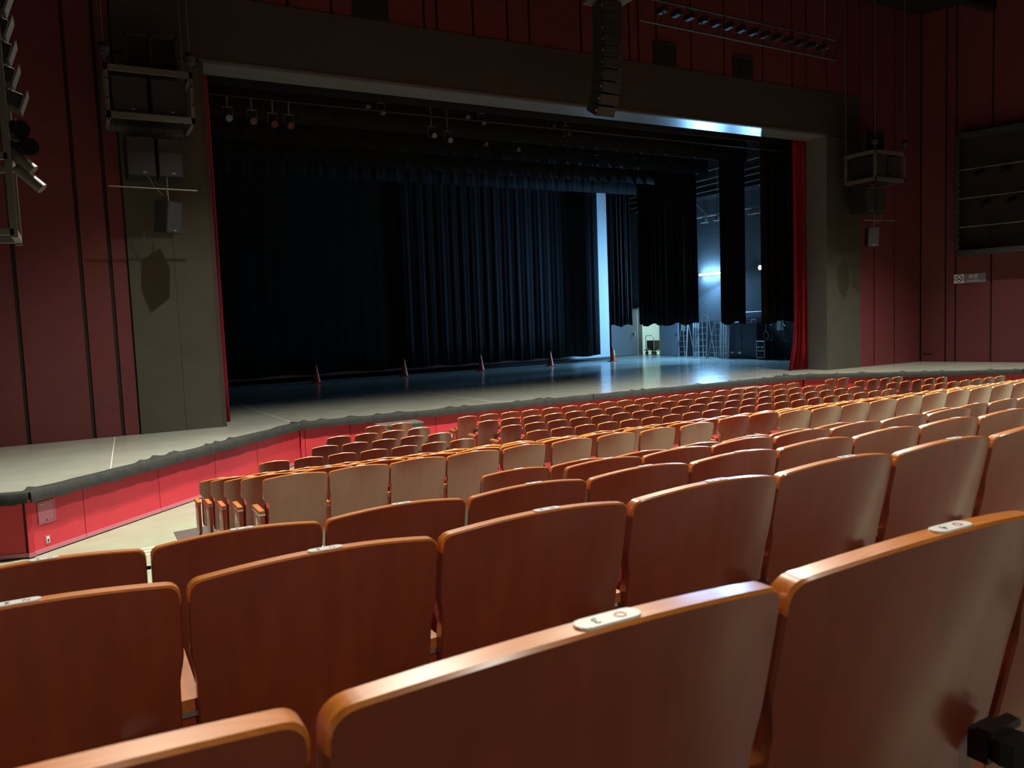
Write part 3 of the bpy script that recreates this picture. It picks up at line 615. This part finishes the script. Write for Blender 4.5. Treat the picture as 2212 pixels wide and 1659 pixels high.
# flight case
t = thing('flight_case', 'black flight case with silver edges beside the microphone stands', 'case', (26.4, 24.72, ST))
G().bb(26.15, 26.6, 24.5, 24.95, ST + 0.10, 1.60).build('body', 'black', t)
for y in (24.5, 24.95):
    G().cyl((26.15, y, ST + 0.1), (26.15, y, 1.6), 0.018, 6).build('edge', 'alu', t)
for z in (ST + 0.1, 1.18, 1.6): G().cyl((26.15, 24.5, z), (26.15, 24.95, z), 0.018, 6).build('edge', 'alu', t)
for y in (24.62, 24.83): G().bb(26.12, 26.15, y - 0.05, y + 0.05, 1.3, 1.38).build('latch', 'alu', t)
for y in (24.55, 24.9): G().cyl((26.2, y, ST + 0.05), (26.26, y, ST + 0.05), 0.05, 10).build('castor', 'blacksteel', t)
# microphone stands
for i, (y, x, h) in enumerate(((24.15, 26.2, 1.55), (23.75, 26.35, 1.62), (23.4, 26.2, 1.5), (23.1, 26.4, 1.65))):
    t = thing('microphone_stand', 'black boom microphone stand, %s from the flight case' % ORD[i], 'stand', (x, y, ST), 'microphone stands by the stage wall')
    G().cyl((x, y, ST + 0.02), (x, y, ST + h), 0.014, 6).build('pole', 'blacksteel', t)
    for k in range(3):
        a = k * 2.1 + i; G().cyl((x, y, ST + 0.12), (x + 0.28 * math.cos(a), y + 0.28 * math.sin(a), ST + 0.01), 0.012, 6).build('leg', 'blacksteel', t)
    G().cyl((x - 0.05, y - 0.3, ST + h - 0.45), (x + 0.03, y + 0.12, ST + h + 0.12), 0.011, 6).build('boom', 'blacksteel', t)
    G().cyl((x, y - 0.04, ST + h - 0.03), (x, y + 0.05, ST + h + 0.03), 0.035, 8).build('clutch', 'chrome', t)
    G().tube([(x - 0.02, y + 0.12 * math.sin(a), ST + h * 0.62 + 0.12 * math.cos(a)) for a in [k * 0.7 for k in range(10)]], 0.008, 5).build('cable', 'cable', t)
o = G().bb(26.82, 26.86, 24.05, 24.42, 2.05, 2.50).build('white_towel', 'paper'); tag(o, 'white sheet hanging on the wall above the microphone stands', 'sheet')
# trolley in the doorway
t = thing('platform_trolley', 'platform trolley with a cardboard box parked in the lit doorway', 'trolley', (27.5, 33.5, ST))
G().bb(27.15, 27.75, 33.1, 34.0, 1.02, 1.07).build('deck', 'dark', t)
G().tube([(27.2, 33.25, 1.07), (27.2, 33.25, 1.75), (27.2, 33.32, 1.82), (27.2, 33.85, 1.82), (27.2, 33.92, 1.75), (27.2, 33.92, 1.07)], 0.02, 6).build('handle', 'alu', t)
for y in (33.2, 33.9):
    for x in (27.25, 27.65): G().cyl((x, y - 0.03, ST + 0.09), (x, y + 0.03, ST + 0.09), 0.09, 12).box((x, y, ST + 0.2), (0.05, 0.05, 0.06)).build('castor', 'blacksteel', t)
o = G().bb(27.25, 27.7, 33.3, 33.9, 1.09, 1.55).build('cardboard_box', 'brown'); tag(o, 'brown cardboard box standing on the platform trolley', 'box')

# fly gallery on the stage right wall
t = thing('fly_gallery', 'metal fly gallery with pipe railings high on the stage right wall', 'gallery', (26.4, 27, 8.0))
G().bb(25.95, 26.9, 19.6, 36, 8.30, 8.42).build('deck', 'dark', t)
for z, r in ((8.50, 0.03), (8.78, 0.03), (9.05, 0.03), (9.42, 0.035)): G().cyl((25.95, 19.6, z), (25.95, 36, z), r, 8).build('rail', 'ladderalu', t)
for k in range(12): G().cyl((25.95, 20 + 1.4 * k, 8.4), (25.95, 20 + 1.4 * k, 9.45), 0.02, 6).build('post', 'ladderalu', t)
for k in range(8): G().cyl((25.95, 20.3 + 2.1 * k, 8.3), (26.9, 20.3 + 2.1 * k, 7.6), 0.03, 6).build('bracket', 'steel', t)
for i, y in enumerate((24.65, 25.0, 27.1, 27.9)):
    t = thing('gallery_floodlight', 'round silver floodlight under the fly gallery, %s from the audience' % ORD[i], 'floodlight', (26.0, y, 7.2), 'floodlights under the fly gallery')
    G().lathe((26.0, y, 7.10), [(0.0, 0.20), (0.10, 0.19), (0.17, 0.06), (0.18, 0.0), (0.16, 0.0), (0.09, 0.15), (0.0, 0.16)], 16).build('reflector', 'ladderalu', t, smooth=True)
    G().cyl((26.0, y, 7.28), (26.0, y, 8.3), 0.015, 6).build('hanger', 'alu', t)
G_ = thing('cable_tray', 'metal cable tray running under the fly gallery', 'tray', (26.0, 27, 7.3))
G().bb(25.93, 26.07, 24.2, 30.5, 7.36, 7.42).build('tray', 'ladderalu', G_)

# hanging lanterns between the borders
def lantern(x, y, z, label, group, s=1.0, lens=True):
    bz = {19.8: 8.45, 22: 9.6, 21.9: 9.6, 26: 9.9}[y]; by = {21.9: 21.95, 22: 21.95}.get(y, y)
    t = thing('stage_lantern', label, 'stage light', (x, y, z), group)
    G().box((x, y, z), (0.24 * s, 0.30 * s, 0.22 * s)).build('body', 'blacksteel', t, bevel=0.02)
    G().cyl((x, y - 0.13 * s, z - 0.05 * s), (x, y - 0.24 * s, z - 0.09 * s), 0.10 * s, 14).build('lens', 'lens' if lens else 'black', t)
    G().bb(x - 0.15 * s, x - 0.135 * s, y - 0.02, y + 0.02, z - 0.02, z + 0.30 * s).bb(x + 0.135 * s, x + 0.15 * s, y - 0.02, y + 0.02, z - 0.02, z + 0.30 * s).bb(x - 0.15 * s, x + 0.15 * s, y - 0.02, y + 0.02, z + 0.28 * s, z + 0.31 * s).build('yoke', 'steel', t)
    G().cyl((x, y, z + 0.30 * s), (x, by, bz + 0.02), 0.02, 6).build('clamp', 'steel', t)
    return t
LG = 'stage lights hanging above the stage'
LP = [(3.55, 19.8, 7.95), (4.11, 19.8, 7.93), (4.6, 19.8, 7.9), (4.99, 19.8, 7.9), (7.75, 22, 9.15), (8.2, 22, 9.05), (9.72, 21.9, 8.5), (10.24, 21.9, 8.4), (10.9, 22, 9.15), (11.45, 22, 9.05), (13.98, 22, 9.15), (14.55, 22, 8.95),
      (13.6, 26, 9.4), (14.95, 26, 9.3), (18.65, 26, 9.4), (20.55, 26, 9.42), (21.08, 26, 9.42), (21.7, 26, 9.42), (22.4, 26, 9.42)]
LP = sorted(LP, key=lambda p: p[0] / p[1])
for i, p in enumerate(LP): lantern(*p, 'black stage light hanging over the stage, %s in view from the left' % ORD[i], LG, 0.8)
for y, z, x0, x1 in ((19.8, 8.45, 2.9, 22.4), (21.95, 9.6, -1, 25), (26, 9.9, -1, 25)):
    o = thing('lighting_batten', 'long steel lighting batten, %s from the audience over the stage' % {19.8: 'first', 21.95: 'second', 26: 'third'}[y], 'batten', ((x0 + x1) / 2, y, z), 'lighting battens over the stage')
    G().cyl((x0, y, z), (x1, y, z), 0.025, 8).build('pipe', 'black', o)
    for k in range(6): G().cyl((x0 + (x1 - x0) * (k + 0.5) / 6, y, z), (x0 + (x1 - x0) * (k + 0.5) / 6, y, 16.99), 0.006, 5).build('wire', 'blacksteel', o)

# ================================================================ AUDITORIUM RIGGING
def speaker_box(parent, x0, x1, y0, y1, z0, z1):
    G().bb(x0, x1, y0 + 0.02, y1, z0, z1).build('cabinet', 'black', parent, bevel=0.015)
    G().bb(x0 + 0.02, x1 - 0.02, y0, y0 + 0.02, z0 + 0.02, z1 - 0.02).build('grille', 'grille', parent)
    G().box(((x0 + x1) / 2 + 0.05, y0 - 0.004, z0 + 0.08), (0.07, 0.008, 0.025)).build('badge', 'alu', parent)
def cluster(side, mx):
    X = (lambda x: x) if side == 'left' else (lambda x: 25.42 - x)
    def bx(g, x0, x1, *r): a, b = sorted((X(x0), X(x1))); return g.bb(a, b, *r)
    yf = 16.8
    t = thing('rigging_truss', 'grey steel rigging frame around two loudspeakers at %s of the stage' % side, 'rigging frame', (X(1.6), yf, 6.98), 'speaker rigging frames')
    for y in (yf, yf + 1.1):
        for z in (7.0, 7.87): bx(G(), 0.84, 2.40, y, y + 0.07, z, z + 0.11).build('beam', 'steel', t)
        for x in (0.84, 2.33): bx(G(), x, x + 0.07, y, y + 0.07, 7.0, 7.98).build('post', 'steel', t)
    for x in (0.84, 2.33):
        for z in (7.0, 7.87): bx(G(), x, x + 0.07, yf, yf + 1.17, z, z + 0.11).build('side_beam', 'steel', t)
    for x in (0.87, 2.37):
        for y in (yf + 0.03, yf + 1.13): G().cyl((X(x), y, 7.98), (X(x), y, 12.9), 0.012, 6).build('chain', 'steel', t)
        G().lathe((X(x), yf + 0.03, 8.22), [(0, -0.1), (0.09, -0.07), (0.11, 0.05), (0.06, 0.14), (0, 0.16)], 10).build('hoist', 'dark', t, smooth=True)
        for z in (6.95, 7.1, 7.35, 7.7, 7.93): G().box((X(x), yf - 0.01, z), (0.03, 0.02, 0.03)).build('bolt', 'chrome', t)
    for i, (a, b) in enumerate(((0.95, 1.58), (1.64, 2.28))):
        s = thing('loudspeaker', 'large black loudspeaker in the %s rigging frame, %s one' % (side, ('outer', 'inner')[i]), 'loudspeaker', (X((a + b) / 2), yf + 0.4, 7.12), 'hung loudspeakers')
        x0, x1 = sorted((X(a), X(b))); speaker_box(s, x0, x1, yf + 0.12, yf + 0.95, 7.13, 7.83)
    # window-like pair of panels above
    s = thing('speaker_rack', 'open grey rack of two bays above the %s rigging frame' % side, 'rack', (X(1.72), 17.3, 8.12), 'speaker racks')
    for x in (1.28, 1.72, 2.19): bx(G(), x - 0.02, x + 0.03, 17.3, 17.36, 8.0, 8.77).build('upright', 'dark', s)
    bx(G(), 1.26, 2.22, 17.3, 17.36, 8.72, 8.78).build('top_rail', 'dark', s); bx(G(), 1.28, 2.2, 17.36, 17.40, 8.0, 8.74).build('backing', 'black', s)
    for i, (a, b) in enumerate(((1.15, 1.68), (1.72, 2.18))):
        s = thing('loudspeaker', 'dark loudspeaker hung below the %s rigging frame, %s one' % (side, ('outer', 'inner')[i]), 'loudspeaker', (X((a + b) / 2), 17.4, 6.0), 'hung loudspeakers')
        x0, x1 = sorted((X(a), X(b))); speaker_box(s, x0, x1, 17.3, 17.95, 6.02, 6.80)
        G().cyl(((x0 + x1) / 2, 17.93, 6.78), ((x0 + x1) / 2, 17.93, 7.02), 0.02, 6).build('hanger', 'steel', s)
    s = thing('spreader_bar', 'thin horizontal steel bar below the %s loudspeakers' % side, 'bar', (X(1.6), 17.2, 5.77), 'spreader bars')
    G().cyl((X(0.8), 17.2, 5.78), (X(2.4), 17.2, 5.76), 0.014, 8).build('bar', 'steel', s)
    G().tube([(X(1.5), 17.2, 6.02), (X(1.62), 17.2, 5.78), (X(1.75), 17.2, 5.65)], 0.008, 5).tube([(X(1.85), 17.25, 6.02), (X(1.85), 17.25, 5.55)], 0.012, 6).build('cable', 'steel', s)
    s = thing('loudspeaker', 'small angled black loudspeaker under the thin bar at %s' % side, 'loudspeaker', (X(1.82), 17.2, 4.9), 'hung loudspeakers')
    sg = 1 if side == 'left' else -1
    R = Matrix.Rotation(sg * 0.62, 3, 'Z') @ Matrix.Rotation(0.16, 3, 'X')
    c = Vector((X(1.83), 17.35, 5.24))
    G().box(c, (0.36, 0.36, 0.64), R=R).build('cabinet', 'black', s, bevel=0.015)
    G().box(c + R @ Vector((0, -0.185, 0)), (0.33, 0.012, 0.60), R=R).build('grille', 'grille', s)
    G().box(c + R @ Vector((0.02, -0.195, -0.25)), (0.05, 0.008, 0.02), R=R).build('badge', 'alu', s)
    G().cyl(c + R @ Vector((0, 0, 0.3)), (c.x, 17.2, 5.78), 0.02, 6).build('bracket', 'steel', s)
cluster('left', 0); cluster('right', 0)
# centre line array
t = thing('line_array', 'tall curved black line array loudspeaker hanging above the stage lintel', 'loudspeaker', (12.0, 16.2, 8.2))
N = 10; ang = 0.0; p = Vector((0, 16.15, 10.55)); h = 0.262
for k in range(N):
    ang += (0.0, 0.0, 0.01, 0.02, 0.03, 0.05, 0.075, 0.10, 0.12, 0.14)[k]
    R = Matrix.Rotation(ang, 3, 'X')
    c = p + R @ Vector((0, 0, -h / 2))
    for j in (0,):
        b = G().box((12.0, c.y, c.z), (0.56, 0.46, h - 0.012), R=R).build('cabinet', 'dark', t, bevel=0.008)
        G().box(Vector((12.0, c.y, c.z)) + R @ Vector((0, -0.235, 0)), (0.52, 0.012, h - 0.03), R=R).build('grille', 'grille', b)
        for sx in (-0.285, 0.285): G().box(Vector((12.0 + sx, c.y, c.z)) + R @ Vector((0, -0.19, 0)), (0.012, 0.05, 0.05), R=R).build('side_plate', 'alu', b)
    p = p + R @ Vector((0, 0, -h))
G().bb(11.5, 12.5, 15.75, 16.5, 10.58, 10.66).build('bumper_frame', 'steel', t)
for x in (11.75, 12.25):
    G().cyl((x, 16.1, 10.66), (x, 16.1, 13.4), 0.012, 6).build('chain', 'steel', t); G().lathe((x, 16.1, 10.85), [(0, -0.12), (0.05, -0.1), (0.07, 0), (0.05, 0.1), (0, 0.12)], 10).build('hoist_hook', 'alu', t, smooth=True)
# ceiling light bridge
t = thing('lighting_bridge', 'dark lighting bridge under the ceiling right of the line array', 'lighting bridge', (15.3, 14.8, 9.6))
for z in (9.72, 10.25): G().cyl((11.9, 14.8, z - 0.02), (18.6, 14.8, z - 0.1), 0.03, 8).build('chord', 'dark', t)
for k in range(12): G().cyl((11.9 + 0.6 * k, 14.8, 9.72 - 0.01 * k), (12.2 + 0.6 * k, 14.8, 10.24 - 0.01 * k), 0.015, 6).build('lattice', 'dark', t)
for x in (12.3, 15.3, 18.2): G().cyl((x, 14.8, 10.2), (x, 14.8, 13.4), 0.02, 6).build('hanger', 'steel', t)
for k in range(14):
    x = 12.6 + 0.42 * k
    q = thing('bridge_spotlight', 'small spotlight on the ceiling lighting bridge, %s from the line array' % ORD[k], 'spotlight', (x, 14.8, 9.75), 'spotlights on the ceiling bridge')
    G().box((x, 14.8, 10.02 - 0.012 * k), (0.15, 0.26, 0.14)).build('body', 'black', q, bevel=0.02)
    G().cyl((x, 14.62, 9.98 - 0.012 * k), (x, 14.56, 9.96 - 0.012 * k), 0.022, 10).build('lens', 'chrome', q)
# left lighting ladder (close to the left frame edge)
t = thing('lighting_ladder', 'dark steel side lighting frame at the far left edge', 'lighting frame', (-0.55, 9.0, 3.85))
for x in (-0.42, -1.25):
    for y in (8.8, 9.5): G().box((x, y, 6.4), (0.06, 0.06, 5.1)).build('post', 'steel', t)
for z in (3.9, 4.6, 5.6, 6.6, 7.6):
    for y in (8.8, 9.5): G().bb(-1.25, -0.42, y - 0.03, y + 0.03, z - 0.03, z + 0.03).build('rung', 'steel', t)
    for x in (-0.42, -1.25): G().bb(x - 0.03, x + 0.03, 8.8, 9.5, z - 0.03, z + 0.03).build('side_rung', 'steel', t)
for k, (x, z, ty) in enumerate(((-0.36, 6.05, 0), (-0.37, 5.82, 0), (-0.36, 5.60, 0), (-0.35, 5.38, 0), (-0.30, 5.15, 0), (-0.30, 4.88, 1), (-0.24, 4.72, 1), (-0.36, 4.62, 2), (-0.30, 4.45, 2))):
    q = thing('side_spotlight', '%s side spotlight on the left lighting frame, %s from the top' % (('dark boxy', 'round glass-fronted', 'long silver')[ty], ORD[k]), 'spotlight', (x, 8.95, z), 'spotlights on the left lighting frame')
    if ty == 0:
        G().box((x - 0.05, 8.95, z), (0.16, 0.22, 0.15), R=Matrix.Rotation(0.35, 3, 'Y')).build('body', 'dark', q, bevel=0.01)
        G().box((x + 0.05, 8.92, z - 0.02), (0.012, 0.26, 0.20), R=Matrix.Rotation(0.35, 3, 'Y')).build('gel_frame', 'steel', q)
    elif ty == 1:
        R = Matrix.Rotation(0.5, 3, 'Z')
        G().cyl((x - 0.10, 9.1, z + 0.03), (x, 8.88, z), 0.085, 14).build('body', 'black', q, smooth=True)
        G().cyl((x + 0.0, 8.88, z), (x + 0.008, 8.86, z - 0.002), 0.08, 16).build('lens', 'lens', q)
    else:
        G().cyl((x - 0.06, 8.95, z + 0.08), (x + 0.14, 8.9, z - 0.12), 0.055, 12).build('body', 'steel', q, smooth=True)
        G().box((x + 0.1, 8.9, z - 0.03), (0.12, 0.02, 0.03), R=Matrix.Rotation(0.75, 3, 'Y')).build('handle', 'alu', q)
    G().box((x - 0.08, 8.9, z + 0.05), (0.1, 0.03, 0.03)).build('yoke', 'steel', q)

# right side wall: lighting recess frame, no-smoking sign, vent slot
t = thing('lighting_recess', 'dark steel framed lighting recess high on the right side wall', 'lighting frame', on_r(2.0, 0.05, 4.65))
for s0, s1, z0, z1 in ((1.30, 1.40, 4.6, 8.85), (4.0, 4.1, 4.6, 8.85), (1.30, 4.1, 4.58, 4.78), (1.30, 4.1, 8.7, 8.85)): rbox(s0, s1, z0, z1, 0.0, 0.5).build('frame_member', 'dark', t)
rbox(1.4, 4.0, 4.78, 8.7, 0.0, 0.03).build('recess_back', 'groove', t)
for z in (5.6, 6.6, 7.6): G().cyl(on_r(1.35, 0.35, z), on_r(4.05, 0.35, z), 0.025, 8).build('pipe', 'steel', t)
for k in range(16): rbox(1.405, 1.43, 4.9 + k * 0.24, 4.95 + k * 0.24, 0.46, 0.505).build('bolt', 'steel', t)
for k, (s, z) in enumerate(((2.1, 7.45), (2.9, 7.45), (2.3, 6.4), (3.1, 6.4), (2.6, 5.4))):
    q = thing('recess_spotlight', 'dark spotlight in the right wall lighting recess, %s counted from the top' % ORD[k], 'spotlight', on_r(s, 0.35, z), 'spotlights in the right wall recess')
    a = Vector(on_r(s, 0.3, z)); b = Vector(on_r(s - 0.15, 0.62, z - 0.12)); G().cyl(a, b, 0.10, 12).build('body', 'black', q, smooth=True)
    G().cyl(b, b + (b - a) * 0.03, 0.09, 14).build('lens', 'lens', q)
t = thing('no_smoking_sign', 'grey no smoking sign plate on the right side wall', 'sign', on_r(1.28, 0.02, 3.62))
rbox(1.12, 2.16, 3.63, 3.96, 0.0, 0.02).build('plate', 'signplate', t)
pc = rbox(1.15, 1.46, 3.64, 3.95, 0.02, 0.026).build('pictogram_plate', 'paper', t)
def sign_part(me, s, z, parent, o=0.027, sc=1.0):
    ob = link('lettering', me, parent); p = on_r(s, o, z); off = abs_loc(parent); ob.location = Vector(p) - off
    # plane facing rn, text runs along rd (towards the audience = to the right from here)
    m = Matrix((rd, Vector((0, 0, 1)), rn)).transposed(); ob.rotation_euler = m.to_euler(); return ob
ring = G(); n = 28
for rr in ((0.13, 0.105),):
    vs = [(rr[0] * math.cos(2 * PI * i / n), rr[0] * math.sin(2 * PI * i / n), 0) for i in range(n)] + [(rr[1] * math.cos(2 * PI * i / n), rr[1] * math.sin(2 * PI * i / n), 0) for i in range(n)]
    ring.add(vs, [(i, (i + 1) % n, n + (i + 1) % n, n + i) for i in range(n)])
ring.box((0, 0, 0), (0.215, 0.026, 0.002), math.radians(-45)); ring.box((-0.01, -0.025, 0), (0.13, 0.026, 0.002)); ring.box((0.05, 0.035, 0), (0.014, 0.06, 0.002)); ring.box((0.075, 0.03, 0), (0.012, 0.05, 0.002))
sign_part(ring.mesh('pictogram', 'ink'), 1.305, 3.795, t).name = 'pictogram'
sign_part(text_mesh('禁煙', 0.15, 'paper'), 1.76, 3.84, t, 0.022)
sign_part(text_mesh('NO SMOKING', 0.06, 'paper'), 1.76, 3.71, t, 0.022)
o = rbox(0.10, 0.42, 1.06, 1.11, 0.0, 0.012).build('wall_vent', 'black'); tag(o, 'thin black slot vent low on the right wall near the corner', 'vent')
